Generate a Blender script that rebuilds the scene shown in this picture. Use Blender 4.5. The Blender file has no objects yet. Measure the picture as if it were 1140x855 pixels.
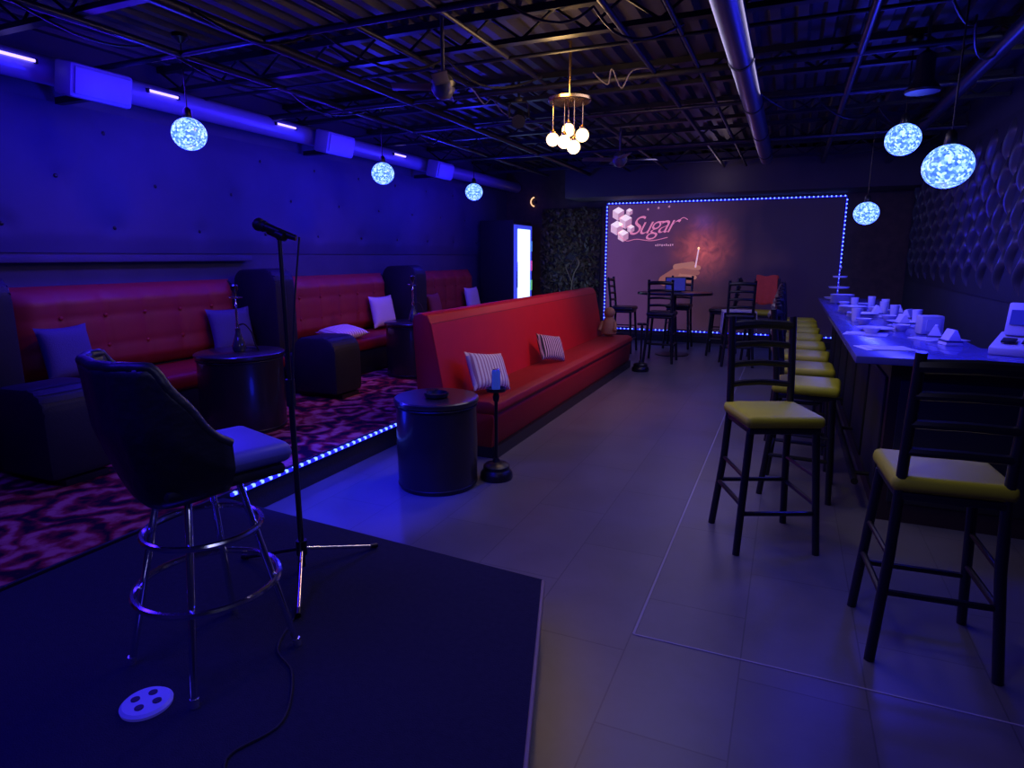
import bpy, bmesh, math, random
from mathutils import Vector, Matrix, Euler
random.seed(7)
C = bpy.context.scene.collection
bpy.context.scene.view_settings.view_transform = 'Standard'
PI = math.pi
def R(a): return math.radians(a)

# ---------------------------------------------------------------- camera
CAMH = 1.65
YAW, PITCH = R(23.5), R(11.47)
cd = bpy.data.cameras.new('camera'); cam = bpy.data.objects.new('camera', cd); C.objects.link(cam)
cam.location = (0, 0, CAMH); cam.rotation_euler = (R(90) - PITCH, 0, YAW)
cd.sensor_width = 36; cd.lens = 36 * 700 / 1140; cd.clip_start = 0.05
bpy.context.scene.camera = cam
_r = Vector((math.cos(YAW), math.sin(YAW), 0))
_f = Vector((-math.sin(YAW) * math.cos(PITCH), math.cos(YAW) * math.cos(PITCH), -math.sin(PITCH)))
_u = _r.cross(_f)
def at(px, py, z):
    d = _r * ((px - 570) / 700) + _u * ((427.5 - py) / 700) + _f
    t = (z - CAMH) / d.z
    return (d.x * t, d.y * t, z)

# ---------------------------------------------------------------- materials
def mat(name, col, rough=.6, metal=0, em=None, es=0, noise=None, bump=0, bscale=60, coat=0, spec=None):
    m = bpy.data.materials.new(name); m.use_nodes = True
    nt = m.node_tree; b = nt.nodes['Principled BSDF']
    b.inputs['Base Color'].default_value = (*col, 1)
    b.inputs['Roughness'].default_value = rough
    b.inputs['Metallic'].default_value = metal
    if coat: b.inputs['Coat Weight'].default_value = coat
    if spec is not None: b.inputs['Specular IOR Level'].default_value = spec
    if em:
        b.inputs['Emission Color'].default_value = (*em, 1); b.inputs['Emission Strength'].default_value = es
    tc = nt.nodes.new('ShaderNodeTexCoord')
    if noise:
        n = nt.nodes.new('ShaderNodeTexNoise'); n.inputs['Scale'].default_value = noise[1]; n.inputs['Detail'].default_value = 4
        nt.links.new(tc.outputs['Object'], n.inputs['Vector'])
        rp = nt.nodes.new('ShaderNodeMix'); rp.data_type = 'RGBA'
        rp.inputs['A'].default_value = (*col, 1); rp.inputs['B'].default_value = (*noise[0], 1)
        nt.links.new(n.outputs['Fac'], rp.inputs['Factor']); nt.links.new(rp.outputs['Result'], b.inputs['Base Color'])
    if bump:
        n2 = nt.nodes.new('ShaderNodeTexNoise'); n2.inputs['Scale'].default_value = bscale
        nt.links.new(tc.outputs['Object'], n2.inputs['Vector'])
        bp = nt.nodes.new('ShaderNodeBump'); bp.inputs['Strength'].default_value = bump; bp.inputs['Distance'].default_value = .01
        nt.links.new(n2.outputs['Fac'], bp.inputs['Height']); nt.links.new(bp.outputs['Normal'], b.inputs['Normal'])
    return m

M = {}
M['wall_left'] = mat('dark_wall_paint', (.035, .035, .08), .75, noise=((.065, .065, .13), 3), bump=.2)
M['wall'] = mat('black_wall', (.02, .02, .024), .7, noise=((.035, .035, .04), 4), bump=.2)
M['soffit'] = mat('grey_soffit', (.05, .045, .05), .7, noise=((.08, .07, .075), 3))
M['stone'] = mat('dark_brown_wall', (.03, .02, .015), .7, noise=((.12, .08, .05), 9), bump=.6, bscale=14)
M['tuft'] = mat('tufted_vinyl', (.03, .03, .08), .6, noise=((.08, .08, .17), 1.3), spec=.25)
M['deck'] = mat('painted_deck', (.032, .03, .042), .5, metal=.3, noise=((.06, .055, .07), 3))
M['steel'] = mat('black_steel', (.012, .012, .018), .45, metal=.4, noise=((.024, .024, .03), 8))
M['fanmetal'] = mat('fan_metal', (.10, .10, .12), .4, metal=.3)
M['duct'] = mat('duct_metal', (.08, .08, .13), .35, metal=.7, noise=((.13, .13, .19), 5))
M['pipe'] = mat('pipe_paint', (.22, .22, .42), .35, metal=.2)
M['conduit'] = mat('conduit_paint', (.035, .035, .06), .35, metal=.5)
M['black'] = mat('black_paint', (.010, .010, .012), .35)
M['blackmatte'] = mat('black_matte', (.015, .015, .017), .7, bump=.2)
M['leather'] = mat('black_vinyl', (.010, .010, .015), .42, noise=((.018, .018, .024), 12), bump=.5, bscale=22)
M['boothblack'] = mat('booth_black_vinyl', (.008, .008, .014), .6, noise=((.015, .015, .024), 12), bump=.15, bscale=90)
M['red'] = mat('red_vinyl', (.58, .010, .012), .5, noise=((.48, .008, .01), 6), bump=.12, bscale=80)
M['red_dark'] = mat('red_vinyl_seat', (.34, .010, .01), .55, noise=((.26, .008, .008), 6), bump=.12, bscale=80)
M['maroon'] = mat('wine_red_vinyl', (.34, .024, .026), .55, noise=((.24, .018, .02), 5))
M['chrome'] = mat('chrome', (.85, .85, .9), .16, metal=1)
M['drum'] = mat('dark_drum_wood', (.016, .012, .012), .3, noise=((.03, .02, .02), 9), coat=.3)
M['yellow'] = mat('yellow_vinyl', (.48, .48, .02), .55, noise=((.40, .40, .015), 6), spec=.3)
M['bluecush'] = mat('pale_cushion', (.13, .13, .45), .45)
M['pwhite'] = mat('white_cloth', (.6, .56, .62), .8, bump=.3, bscale=120)
M['pblue'] = mat('blue_grey_cloth', (.06, .06, .18), .8, bump=.3, bscale=120)
M['pred'] = mat('dark_red_cloth', (.3, .05, .06), .8, bump=.3, bscale=120)
M['glass'] = mat('smoked_glass', (.04, .05, .09), .1, coat=.6)
M['gold'] = mat('brass', (.75, .5, .2), .25, metal=1)
M['bronze'] = mat('dark_bronze', (.12, .09, .06), .4, metal=.8)
M['warmglobe'] = mat('warm_glass_globe', (1, .8, .5), .2, em=(1, .62, .26), es=3.6)
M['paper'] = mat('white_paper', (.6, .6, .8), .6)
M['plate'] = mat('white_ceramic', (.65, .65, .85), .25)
M['can'] = mat('blue_can', (.05, .12, .6), .25, metal=.6, em=(.05, .1, .8), es=.25)  # slight glow put into the can's colour, it is no lamp
M['silver'] = mat('can_silver', (.7, .7, .75), .25, metal=.9)
M['bartop'] = mat('bar_top', (.06, .06, .32), .25, noise=((.10, .10, .45), 5), coat=.3)
M['barface'] = mat('bar_face', (.022, .008, .012), .5, noise=((.035, .015, .02), 6))
M['stage'] = mat('stage_carpet', (.018, .018, .036), .9, noise=((.03, .03, .055), 40), bump=.4, bscale=200, spec=.1)
M['wood'] = mat('pale_edge_wood', (.32, .24, .2), .6)
M['ledblue'] = mat('led_diode_blue', (.2, .3, 1), .3, em=(.1, .18, 1), es=4.5)
M['ledstrip'] = mat('led_tape', (.02, .02, .3), .4, em=(.02, .02, 1), es=.8)
M['tube'] = mat('led_tube_violet', (.5, .4, 1), .3, em=(.3, .22, 1), es=3.5)
M['fridgelight'] = mat('cooler_light', (.8, .9, 1), .3, em=(.4, .6, 1), es=2.6)
M['fridgeglass'] = mat('cooler_door', (.2, .25, .4), .2, em=(.04, .06, .8), es=.9)
M['redcloth'] = mat('red_jacket_cloth', (.6, .07, .04), .8, noise=((.4, .04, .03), 12), em=(.5, .05, .03), es=.05)  # faint glow put into the cloth colour to lift it
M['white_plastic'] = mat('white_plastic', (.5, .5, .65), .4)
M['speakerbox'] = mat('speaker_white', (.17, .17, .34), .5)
M['skin'] = mat('print_hand', (.35, .14, .12), .6, em=(.42, .14, .09), es=.5)  # print colours from here on carry a glow in place of light
M['skin2'] = mat('print_hand_light', (.45, .2, .16), .6, em=(.52, .2, .12), es=.55)
M['printpink'] = mat('print_pink', (.8, .3, .4), .6, em=(.8, .22, .36), es=.75)
M['printcream'] = mat('print_cream', (.8, .6, .6), .6, em=(.85, .5, .6), es=.7)
M['printcream2'] = mat('print_cream_shade', (.6, .35, .38), .6, em=(.7, .32, .48), es=.6)
M['printwhite'] = mat('print_white', (.8, .7, .7), .6, em=(1, .76, .84), es=.85)
M['amber'] = mat('amber_light', (1, .7, .4), .4, em=(1, .55, .25), es=1.3)
M['screen'] = mat('tablet_screen', (.02, .02, .2), .3, em=(.02, .03, .5), es=.25)
M['cable'] = mat('pale_cable', (.2, .18, .17), .6)
M['leaf'] = mat('dark_leaf', (.04, .05, .025), .5, noise=((.10, .07, .03), 5))
M['tan'] = mat('tan_plush', (.5, .26, .12), .8, noise=((.38, .18, .08), 12), bump=.4, bscale=90)

def stripes(name, a, b, freq, axis='X'):
    m = mat(name, a, .8); nt = m.node_tree; bs = nt.nodes['Principled BSDF']
    tc = nt.nodes.new('ShaderNodeTexCoord'); w = nt.nodes.new('ShaderNodeTexWave')
    w.bands_direction = axis; w.inputs['Scale'].default_value = freq
    cr = nt.nodes.new('ShaderNodeValToRGB'); cr.color_ramp.interpolation = 'CONSTANT'
    cr.color_ramp.elements[0].color = (*a, 1); cr.color_ramp.elements[1].position = .62; cr.color_ramp.elements[1].color = (*b, 1)
    nt.links.new(tc.outputs['Object'], w.inputs['Vector']); nt.links.new(w.outputs['Fac'], cr.inputs['Fac'])
    nt.links.new(cr.outputs['Color'], bs.inputs['Base Color']); return m
M['stripew'] = stripes('white_striped_cloth', (.8, .74, .76), (.45, .25, .35), 9)
M['stripeb'] = stripes('black_white_striped_cloth', (.06, .05, .07), (.7, .62, .68), 12)

def floor_mat():
    m = mat('floor_tile', (.2, .2, .2), .38); nt = m.node_tree; b = nt.nodes['Principled BSDF']
    tc = nt.nodes.new('ShaderNodeTexCoord'); mp = nt.nodes.new('ShaderNodeMapping')
    mp.inputs['Rotation'].default_value = (0, 0, R(90)); mp.inputs['Location'].default_value = (.1, .06, 0)
    br = nt.nodes.new('ShaderNodeTexBrick'); br.inputs['Scale'].default_value = 1
    br.inputs['Brick Width'].default_value = .92; br.inputs['Row Height'].default_value = .46
    br.inputs['Mortar Size'].default_value = .0035; br.inputs['Mortar Smooth'].default_value = .3
    br.inputs['Color1'].default_value = (.150, .146, .17, 1); br.inputs['Color2'].default_value = (.172, .167, .192, 1)
    br.inputs['Mortar'].default_value = (.095, .092, .11, 1)
    n = nt.nodes.new('ShaderNodeTexNoise'); n.inputs['Scale'].default_value = 3; n.inputs['Detail'].default_value = 8; n.inputs['Roughness'].default_value = .65
    mx = nt.nodes.new('ShaderNodeMix'); mx.data_type = 'RGBA'; mx.blend_type = 'MULTIPLY'; mx.inputs['Factor'].default_value = .5
    nt.links.new(tc.outputs['Object'], mp.inputs['Vector']); nt.links.new(mp.outputs['Vector'], br.inputs['Vector'])
    nt.links.new(tc.outputs['Object'], n.inputs['Vector'])
    nt.links.new(br.outputs['Color'], mx.inputs['A']); nt.links.new(n.outputs['Fac'], mx.inputs['B'])
    nt.links.new(mx.outputs['Result'], b.inputs['Base Color'])
    mr = nt.nodes.new('ShaderNodeMapRange'); mr.inputs['To Min'].default_value = .27; mr.inputs['To Max'].default_value = .47
    nt.links.new(n.outputs['Fac'], mr.inputs['Value']); nt.links.new(mr.outputs['Result'], b.inputs['Roughness'])
    return m
M['floor'] = floor_mat()
def carpet_mat():
    m = mat('patterned_carpet', (.3, .05, .1), .95, spec=.05); nt = m.node_tree; b = nt.nodes['Principled BSDF']
    tc = nt.nodes.new('ShaderNodeTexCoord')
    n0 = nt.nodes.new('ShaderNodeTexNoise'); n0.inputs['Scale'].default_value = 3.2
    mxv = nt.nodes.new('ShaderNodeMix'); mxv.data_type = 'VECTOR'; mxv.inputs['Factor'].default_value = .2
    v = nt.nodes.new('ShaderNodeTexVoronoi'); v.inputs['Scale'].default_value = 3.4
    w = nt.nodes.new('ShaderNodeMath'); w.operation = 'MULTIPLY'; w.inputs[1].default_value = 17
    s = nt.nodes.new('ShaderNodeMath'); s.operation = 'SINE'
    n = nt.nodes.new('ShaderNodeTexNoise'); n.inputs['Scale'].default_value = 12; n.inputs['Detail'].default_value = 5
    n2 = nt.nodes.new('ShaderNodeMath'); n2.operation = 'MULTIPLY'; n2.inputs[1].default_value = 4.4
    ad = nt.nodes.new('ShaderNodeMath'); ad.operation = 'ADD'
    cr = nt.nodes.new('ShaderNodeValToRGB'); e = cr.color_ramp.elements
    e[0].position = .3; e[0].color = (.02, .004, .02, 1); e[1].position = .88; e[1].color = (.5, .14, .17, 1)
    k = e.new(.58); k.color = (.25, .015, .035, 1)
    nt.links.new(tc.outputs['Object'], n0.inputs['Vector']); nt.links.new(tc.outputs['Object'], mxv.inputs['A']); nt.links.new(n0.outputs['Color'], mxv.inputs['B'])
    nt.links.new(mxv.outputs['Result'], v.inputs['Vector']); nt.links.new(tc.outputs['Object'], n.inputs['Vector'])
    nt.links.new(v.outputs['Distance'], w.inputs[0]); nt.links.new(w.outputs[0], s.inputs[0])
    mr = nt.nodes.new('ShaderNodeMapRange'); mr.inputs['From Min'].default_value = .1; mr.inputs['From Max'].default_value = 3.9
    nt.links.new(n.outputs['Fac'], n2.inputs[0]); nt.links.new(s.outputs[0], ad.inputs[0]); nt.links.new(n2.outputs[0], ad.inputs[1])
    nt.links.new(ad.outputs[0], mr.inputs['Value']); nt.links.new(mr.outputs['Result'], cr.inputs['Fac'])
    nt.links.new(cr.outputs['Color'], b.inputs['Base Color']); return m
M['carpet'] = carpet_mat()
def globe_mat():
    m = mat('mosaic_blue_globe', (.1, .2, .9), .2); nt = m.node_tree; b = nt.nodes['Principled BSDF']
    tc = nt.nodes.new('ShaderNodeTexCoord'); v = nt.nodes.new('ShaderNodeTexVoronoi'); v.inputs['Scale'].default_value = 70
    cr = nt.nodes.new('ShaderNodeValToRGB'); e = cr.color_ramp.elements
    e[0].position = .0; e[0].color = (.02, .08, 1, 1); e[1].position = 1; e[1].color = (.42, .66, 1, 1)
    k = e.new(.5); k.color = (.08, .22, 1, 1)
    nt.links.new(tc.outputs['Object'], v.inputs['Vector'])
    sp = nt.nodes.new('ShaderNodeSeparateColor'); nt.links.new(v.outputs['Color'], sp.inputs['Color'])
    nt.links.new(sp.outputs['Red'], cr.inputs['Fac']); nt.links.new(cr.outputs['Color'], b.inputs['Emission Color'])
    b.inputs['Emission Strength'].default_value = 2.1; return m
M['globe'] = globe_mat()
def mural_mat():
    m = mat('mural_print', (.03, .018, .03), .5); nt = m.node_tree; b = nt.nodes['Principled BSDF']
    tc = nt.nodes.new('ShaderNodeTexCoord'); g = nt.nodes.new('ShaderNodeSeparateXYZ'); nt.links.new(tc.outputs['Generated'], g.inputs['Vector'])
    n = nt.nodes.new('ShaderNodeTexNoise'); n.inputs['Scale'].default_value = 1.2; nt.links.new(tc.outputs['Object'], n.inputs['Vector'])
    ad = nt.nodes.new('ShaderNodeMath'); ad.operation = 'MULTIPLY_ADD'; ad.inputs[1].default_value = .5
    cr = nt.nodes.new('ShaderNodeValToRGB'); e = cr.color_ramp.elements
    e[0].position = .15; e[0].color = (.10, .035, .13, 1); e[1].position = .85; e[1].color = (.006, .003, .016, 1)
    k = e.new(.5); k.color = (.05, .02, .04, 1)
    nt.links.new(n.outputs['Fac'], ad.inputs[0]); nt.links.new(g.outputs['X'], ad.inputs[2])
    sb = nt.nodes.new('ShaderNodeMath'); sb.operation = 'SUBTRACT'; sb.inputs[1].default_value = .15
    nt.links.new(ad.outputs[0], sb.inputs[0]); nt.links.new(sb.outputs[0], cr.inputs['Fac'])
    nt.links.new(cr.outputs['Color'], b.inputs['Emission Color']); b.inputs['Emission Strength'].default_value = .8  # light falling on the print is put into its colour as emission
    return m
M['mural'] = mural_mat()

# ---------------------------------------------------------------- mesh builder
class MB:
    def __init__(s): s.bm = bmesh.new()
    def _merge(s, t, mx=None):
        if mx is not None: t.transform(mx)
        me = bpy.data.meshes.new('t'); t.to_mesh(me); t.free(); s.bm.from_mesh(me); bpy.data.meshes.remove(me); return s
    def box(s, c, d, bev=0, rot=(0, 0, 0), seg=2):
        t = bmesh.new(); bmesh.ops.create_cube(t, size=1); bmesh.ops.scale(t, vec=d, verts=t.verts)
        if bev: bmesh.ops.bevel(t, geom=t.edges[:], offset=bev, segments=seg, affect='EDGES', profile=.5)
        return s._merge(t, Matrix.Translation(c) @ Euler(rot).to_matrix().to_4x4())
    def cyl(s, p0, p1, r0, r1=None, seg=16):
        p0, p1 = Vector(p0), Vector(p1); r1 = r0 if r1 is None else r1; v = p1 - p0
        t = bmesh.new(); bmesh.ops.create_cone(t, cap_ends=True, segments=seg, radius1=r0, radius2=r1, depth=v.length)
        return s._merge(t, Matrix.Translation((p0 + p1) / 2) @ v.to_track_quat('Z', 'Y').to_matrix().to_4x4())
    def ball(s, c, r, sc=(1, 1, 1), seg=20):
        t = bmesh.new(); bmesh.ops.create_uvsphere(t, u_segments=seg, v_segments=seg // 2, radius=r)
        return s._merge(t, Matrix.Translation(c) @ Matrix.Diagonal((*sc, 1)))
    def tube(s, pts, r, seg=8, closed=False):
        pts = [Vector(p) for p in pts]; n = len(pts); rings = []; up = None
        for i, p in enumerate(pts):
            if closed: tg = pts[(i + 1) % n] - pts[i - 1]
            else: tg = pts[min(i + 1, n - 1)] - pts[max(i - 1, 0)]
            tg.normalize()
            if up is None: up = tg.orthogonal().normalized()
            up = (up - tg * up.dot(tg)); up = up.normalized() if up.length > 1e-6 else tg.orthogonal().normalized()
            b = tg.cross(up)
            rings.append([s.bm.verts.new(p + (up * math.cos(a) + b * math.sin(a)) * r) for a in [2 * PI * k / seg for k in range(seg)]])
        m = n if closed else n - 1
        for i in range(m):
            A, B = rings[i], rings[(i + 1) % n]
            for k in range(seg): s.bm.faces.new((A[k], A[(k + 1) % seg], B[(k + 1) % seg], B[k]))
        if not closed: s.bm.faces.new(rings[0][::-1]); s.bm.faces.new(rings[-1])
        return s
    def ring(s, c, R_, r, n=40):
        return s.tube([(c[0] + R_ * math.cos(2 * PI * k / n), c[1] + R_ * math.sin(2 * PI * k / n), c[2]) for k in range(n)], r, closed=True)
    def lathe(s, prof, c=(0, 0, 0), seg=32):
        rings = []
        for r, z in prof:
            r = max(r, .0005)
            rings.append([s.bm.verts.new((c[0] + r * math.cos(2 * PI * k / seg), c[1] + r * math.sin(2 * PI * k / seg), c[2] + z)) for k in range(seg)])
        for A, B in zip(rings, rings[1:]):
            for k in range(seg): s.bm.faces.new((A[k], A[(k + 1) % seg], B[(k + 1) % seg], B[k]))
        s.bm.faces.new(rings[0][::-1]); s.bm.faces.new(rings[-1]); return s
    def prism(s, poly, a, b, axis='z', bev=0):
        t = bmesh.new()
        f3 = {'z': lambda p, h: (p[0], p[1], h), 'y': lambda p, h: (p[0], h, p[1]), 'x': lambda p, h: (h, p[0], p[1])}[axis]
        A = [t.verts.new(f3(p, a)) for p in poly]; B = [t.verts.new(f3(p, b)) for p in poly]
        t.faces.new(A[::-1]); t.faces.new(B); n = len(poly)
        for i in range(n): t.faces.new((A[i], A[(i + 1) % n], B[(i + 1) % n], B[i]))
        bmesh.ops.recalc_face_normals(t, faces=t.faces[:])
        if bev: bmesh.ops.bevel(t, geom=t.edges[:], offset=bev, segments=2, affect='EDGES', profile=.5)
        return s._merge(t)
    def pillow(s, w, h, th, n=14):
        for sg in (1, -1):
            g = []
            for i in range(n + 1):
                row = []
                for j in range(n + 1):
                    u, v = 2 * i / n - 1, 2 * j / n - 1
                    k = (max(0, 1 - u ** 4) * max(0, 1 - v ** 4)) ** .6
                    pin = 1 - .09 * (1 - abs(v) ** 2) * abs(u) ** 3
                    pin2 = 1 - .09 * (1 - abs(u) ** 2) * abs(v) ** 3
                    row.append(s.bm.verts.new((u * w / 2 * pin, v * h / 2 * pin2, sg * th / 2 * k)))
                g.append(row)
            for i in range(n):
                for j in range(n):
                    q = (g[i][j], g[i + 1][j], g[i + 1][j + 1], g[i][j + 1]); s.bm.faces.new(q if sg > 0 else q[::-1])
        bmesh.ops.remove_doubles(s.bm, verts=s.bm.verts, dist=.0005); return s
    def grid(s, fn, nu, nv, flip=False):
        g = [[s.bm.verts.new(fn(i / nu, j / nv)) for j in range(nv + 1)] for i in range(nu + 1)]
        for i in range(nu):
            for j in range(nv):
                q = (g[i][j], g[i + 1][j], g[i + 1][j + 1], g[i][j + 1]); s.bm.faces.new(q[::-1] if flip else q)
        return s
    def build(s, name, m, parent=None, loc=None, rot=None, sharp=38):
        me = bpy.data.meshes.new(name); s.bm.to_mesh(me); s.bm.free()
        me.polygons.foreach_set('use_smooth', [True] * len(me.polygons)); me.set_sharp_from_angle(angle=R(sharp))
        me.materials.append(m); o = bpy.data.objects.new(name, me); C.objects.link(o)
        if parent: o.parent = parent
        if loc: o.location = loc
        if rot: o.rotation_euler = rot
        return o
def tag(o, label, cat, group=None, kind=None):
    o['label'] = label; o['category'] = cat
    if group: o['group'] = group
    if kind: o['kind'] = kind
    return o
def thing(name, label, cat, loc=(0, 0, 0), rz=0, group=None):
    o = bpy.data.objects.new(name, None); C.objects.link(o); o.location = loc; o.rotation_euler = (0, 0, rz)
    o.empty_display_size = .1
    return tag(o, label, cat, group)
def struct(o): o['kind'] = 'structure'; return o
def dup(src, loc, rz=None, label=None, group=None):
    r = src.copy(); C.objects.link(r); r.location = loc
    if rz is not None: r.rotation_euler = (0, 0, rz)
    if label: r['label'] = label
    if group: r['group'] = group
    for ch in list(src.children):
        c = ch.copy(); C.objects.link(c); c.parent = r
        for g in list(ch.children):
            d = g.copy(); C.objects.link(d); d.parent = c
    return r
def smooth(P, n=8):
    P = [Vector(p) for p in P]; out = []
    for i in range(len(P) - 1):
        a, b, c, d = P[max(i - 1, 0)], P[i], P[i + 1], P[min(i + 2, len(P) - 1)]
        for k in range(n):
            t = k / n; out.append(.5 * ((2 * b) + (c - a) * t + (2 * a - 5 * b + 4 * c - d) * t * t + (3 * b - a - 3 * c + d) * t ** 3))
    return out + [P[-1]]

# ---------------------------------------------------------------- room shell
XL, XR, Y0, Y1, ZC = -5.6, 1.8, -1.6, 12.6, 3.45
struct(MB().box(((XL + XR) / 2, (Y0 + Y1) / 2, -.05), (XR - XL, Y1 - Y0, .1)).build('floor', M['floor']))
wl = struct(MB().box((XL - .05, (Y0 + Y1) / 2, ZC / 2), (.1, Y1 - Y0 + .2, ZC)).build('wall_left', M['wall_left']))
wr = struct(MB().box((XR + .05, (Y0 + Y1) / 2, ZC / 2), (.1, Y1 - Y0 + .2, ZC)).build('wall_right', M['wall']))
wb = struct(MB().box(((XL + XR) / 2, Y1 + .05, ZC / 2), (XR - XL, .1, ZC)).build('wall_back', M['stone']))
struct(MB().box(((XL + XR) / 2, Y0 - .05, ZC / 2), (XR - XL, .1, ZC)).build('wall_front', M['wall']))
cb = MB(); prof = []; x = XL; k = 0
while x < XR:
    for dx, dz in ((0, 0), (.07, 0), (.095, .06), (.165, .06), (.19, 0)):
        if x + dx <= XR: prof.append((x + dx, ZC - .06 + dz))
    x += .19
prof = [p for i, p in enumerate(prof) if i == 0 or p[0] - prof[i - 1][0] > .001]
prof += [(XR, ZC - .06), (XR, ZC + .1), (XL, ZC + .1)]
struct(cb.prism(prof, Y0, Y1, 'y').build('ceiling', M['deck'], sharp=20))
struct(MB().box((-1.1, 12.13, 3.05), (5.78, .92, .66), .01).build('trim_1', M['soffit']))        # soffit over the mural
struct(MB().box((XL + .05, 1.9, 1.63), (.1, 7.0, .06), .008).build('trim_2', M['wall_left']))            # ledge on left wall
struct(MB().box((-.51, 7.5, .001), (.010, 9.94, .003)).box((.64, 2.53, .001), (2.3, .008, .003)).build('trim_3', mat('pale_grout', (.33, .32, .38), .6)))
struct(MB().box((XL + .01, (Y0 + Y1) / 2, .27), (.02, Y1 - Y0, .12)).build('baseboard_left', M['blackmatte']))
struct(MB().box((XR - .01, (Y0 + Y1) / 2, .06), (.02, Y1 - Y0, .12)).build('baseboard_right', M['blackmatte']))
struct(MB().box((-.9, Y1 - .01, .06), (4.3, .02, .12)).build('baseboard_back', M['blackmatte']))
# softly buttoned padding of the left wall
NB = [(-.6 + i * .9 + (j % 2) * .45, 1.9 + j * .4) for i in range(14) for j in range(3)]
def tuftwall(u, v):
    yy, zz = -1 + u * 13, 1.68 + v * 1.2
    d = 0
    for y_, z_ in NB:
        if abs(y_ - yy) < .4:
            q2 = (y_ - yy) ** 2 + (z_ - zz) ** 2
            if q2 < .16: d += math.exp(-q2 / .007)
    edge = min(1, 8 * min(v, 1 - v))
    return (XL + .012 + .03 * edge - .024 * min(1, d), yy, zz)
MB().grid(tuftwall, 340, 36, flip=True).build('tufted_panel', M['tuft'], wl, sharp=80)
bb = MB()
for y_, z_ in NB: bb.ball((XL + .024, y_, z_), .018, (.5, 1, 1), 10)
bb.build('panel_buttons', M['black'], wl)
# leaf-shaped wave relief on the right wall: staggered lens-shaped ribs standing proud of the panel
MB().box((XR - .006, 8.3, 2.1), (.012, 8.4, 1.7)).build('relief_panel', M['blackmatte'], wr)
wv = MB()
for c in range(28):
    for r_ in range(5):
        yc = 4.3 + c * .29; zc = 1.52 + r_ * .34 + (.17 if c % 2 else 0)
        if zc > 2.85: continue
        wv.grid(lambda u, v: (XR - .012 - .06 * math.sin(u * PI) ** .8 * math.sin(v * PI) ** .8, yc + (u - .5) * .15 * math.sin(v * PI) ** .8 + .055 * math.sin(v * 2 * PI), zc + (v - .5) * .4), 8, 14)
wv.build('wave_relief', mat('black_relief', (.045, .045, .05), .38), wr, sharp=60)
# leafy artificial hedge panel between cooler and mural
hp = thing('foliage_panel', 'dark leafy artificial hedge panel on the end wall left of the mural', 'foliage panel', (-4.15, 12.56, .21))
MB().box((0, .02, 1.2), (1.25, .03, 2.4), .005).build('backing_board', M['blackmatte'], hp)
lf = bmesh.new()
rr_ = random.Random(3)
for i in range(1500):
    cx, cz = rr_.uniform(-.62, .62), rr_.uniform(.02, 2.38); s = rr_.uniform(.04, .075)
    e = Euler((rr_.uniform(-.9, .9), rr_.uniform(-.9, .9), rr_.uniform(0, 6.3))).to_matrix(); e = Euler((R(90), 0, 0)).to_matrix() @ e
    c = Vector((cx, -.02 - rr_.random() * .05, cz))
    v4 = [lf.verts.new(c + e @ Vector(p) * s) for p in ((-1, 0, 0), (-.2, -.42, .1), (1, 0, 0), (-.2, .42, .1))]
    lf.faces.new(v4)
m_ = MB(); m_.bm = lf; l_ = m_.build('leaves', M['leaf'], hp, sharp=80); l_['kind'] = 'stuff'
os_ = thing('ornamental_stand', 'small curly dark metal ornament stand in front of the leafy panel', 'ornament', (-3.95, 12.15, .206))
MB().lathe([(.14, 0), (.14, .02), (.03, .04)], seg=24).build('base', M['bronze'], os_)
MB().tube(smooth([(0, 0, .03), (.03, 0, .4), (-.03, 0, .8), (.02, 0, 1.1), (.12, 0, 1.3), (.05, 0, 1.42), (-.02, 0, 1.3)], 6), .014).build('stem', M['bronze'], os_)
MB().tube(smooth([(0, 0, .9), (-.1, 0, 1.1), (-.15, 0, 1.25), (-.07, 0, 1.3), (-.05, 0, 1.2)], 6), .011).build('scroll', M['bronze'], os_)

# raised carpet area and stage
PZ = .206
rp = thing('raised_platform', 'low raised seating platform with red swirl carpet along the left wall', 'platform', (-4.337, 5.5, 0))
MB().box((0, 0, .1), (2.474, 14.1, .195)).build('platform_body', M['blackmatte'], rp)
MB().box((0, 0, .2), (2.474, 14.1, .01)).build('carpet', M['carpet'], rp)
MB().box((1.232, 0, .195), (.02, 14.1, .03), .004).build('edge_trim', M['steel'], rp)
PE = -3.1
st = thing('stage', 'low black carpeted stage with pale wooden edge in the foreground', 'stage', (0, 0, 0))
poly = [(-.93, 2.48), (-3.078, 2.63), (-3.078, -1.55), (.38, -1.55)]
MB().prism(poly, 0, .185).build('stage_body', M['blackmatte'], st)
MB().prism(poly, .185, .2).build('stage_carpet', M['stage'], st)
MB().cyl((-.925, 2.48, .188), (.385, -1.55, .188), .011, seg=8).build('edge_strip', M['wood'], st)
MB().cyl((-.93, 2.487, .188), (-3.07, 2.637, .188), .008, seg=8).build('edge_strip', M['steel'], st)

# ---------------------------------------------------------------- LED strips
dio = MB().box((0, 0, 0), (.022, .022, .022), .005).build('diode', M['ledblue']); dmesh = dio.data; bpy.data.objects.remove(dio)
def led(label, p0, p1, n, group='blue LED strips'):
    p0, p1 = Vector(p0), Vector(p1); mid = (p0 + p1) / 2
    t = thing('led_strip', label, 'light strip', mid, 0, group)
    v = (p1 - p0); d = [max(abs(c), .02) for c in v]
    MB().box((0, 0, 0), d).build('strip', M['ledstrip'], t)
    for i in range(n):
        o = bpy.data.objects.new('diode', dmesh); C.objects.link(o); o.parent = t
        o.location = p0 + v * ((i + .5) / n) - mid + Vector((.006, -.01, .006))
XA, XB, ZA, ZB = -3.4, .8, .22, 2.66
YM = 12.52
led('blue LED strip along the top of the mural', (XA, YM, ZB), (XB, YM, ZB), 60)
led('blue LED strip along the foot of the mural', (XA, YM, ZA), (XB, YM, ZA), 54)
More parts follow.
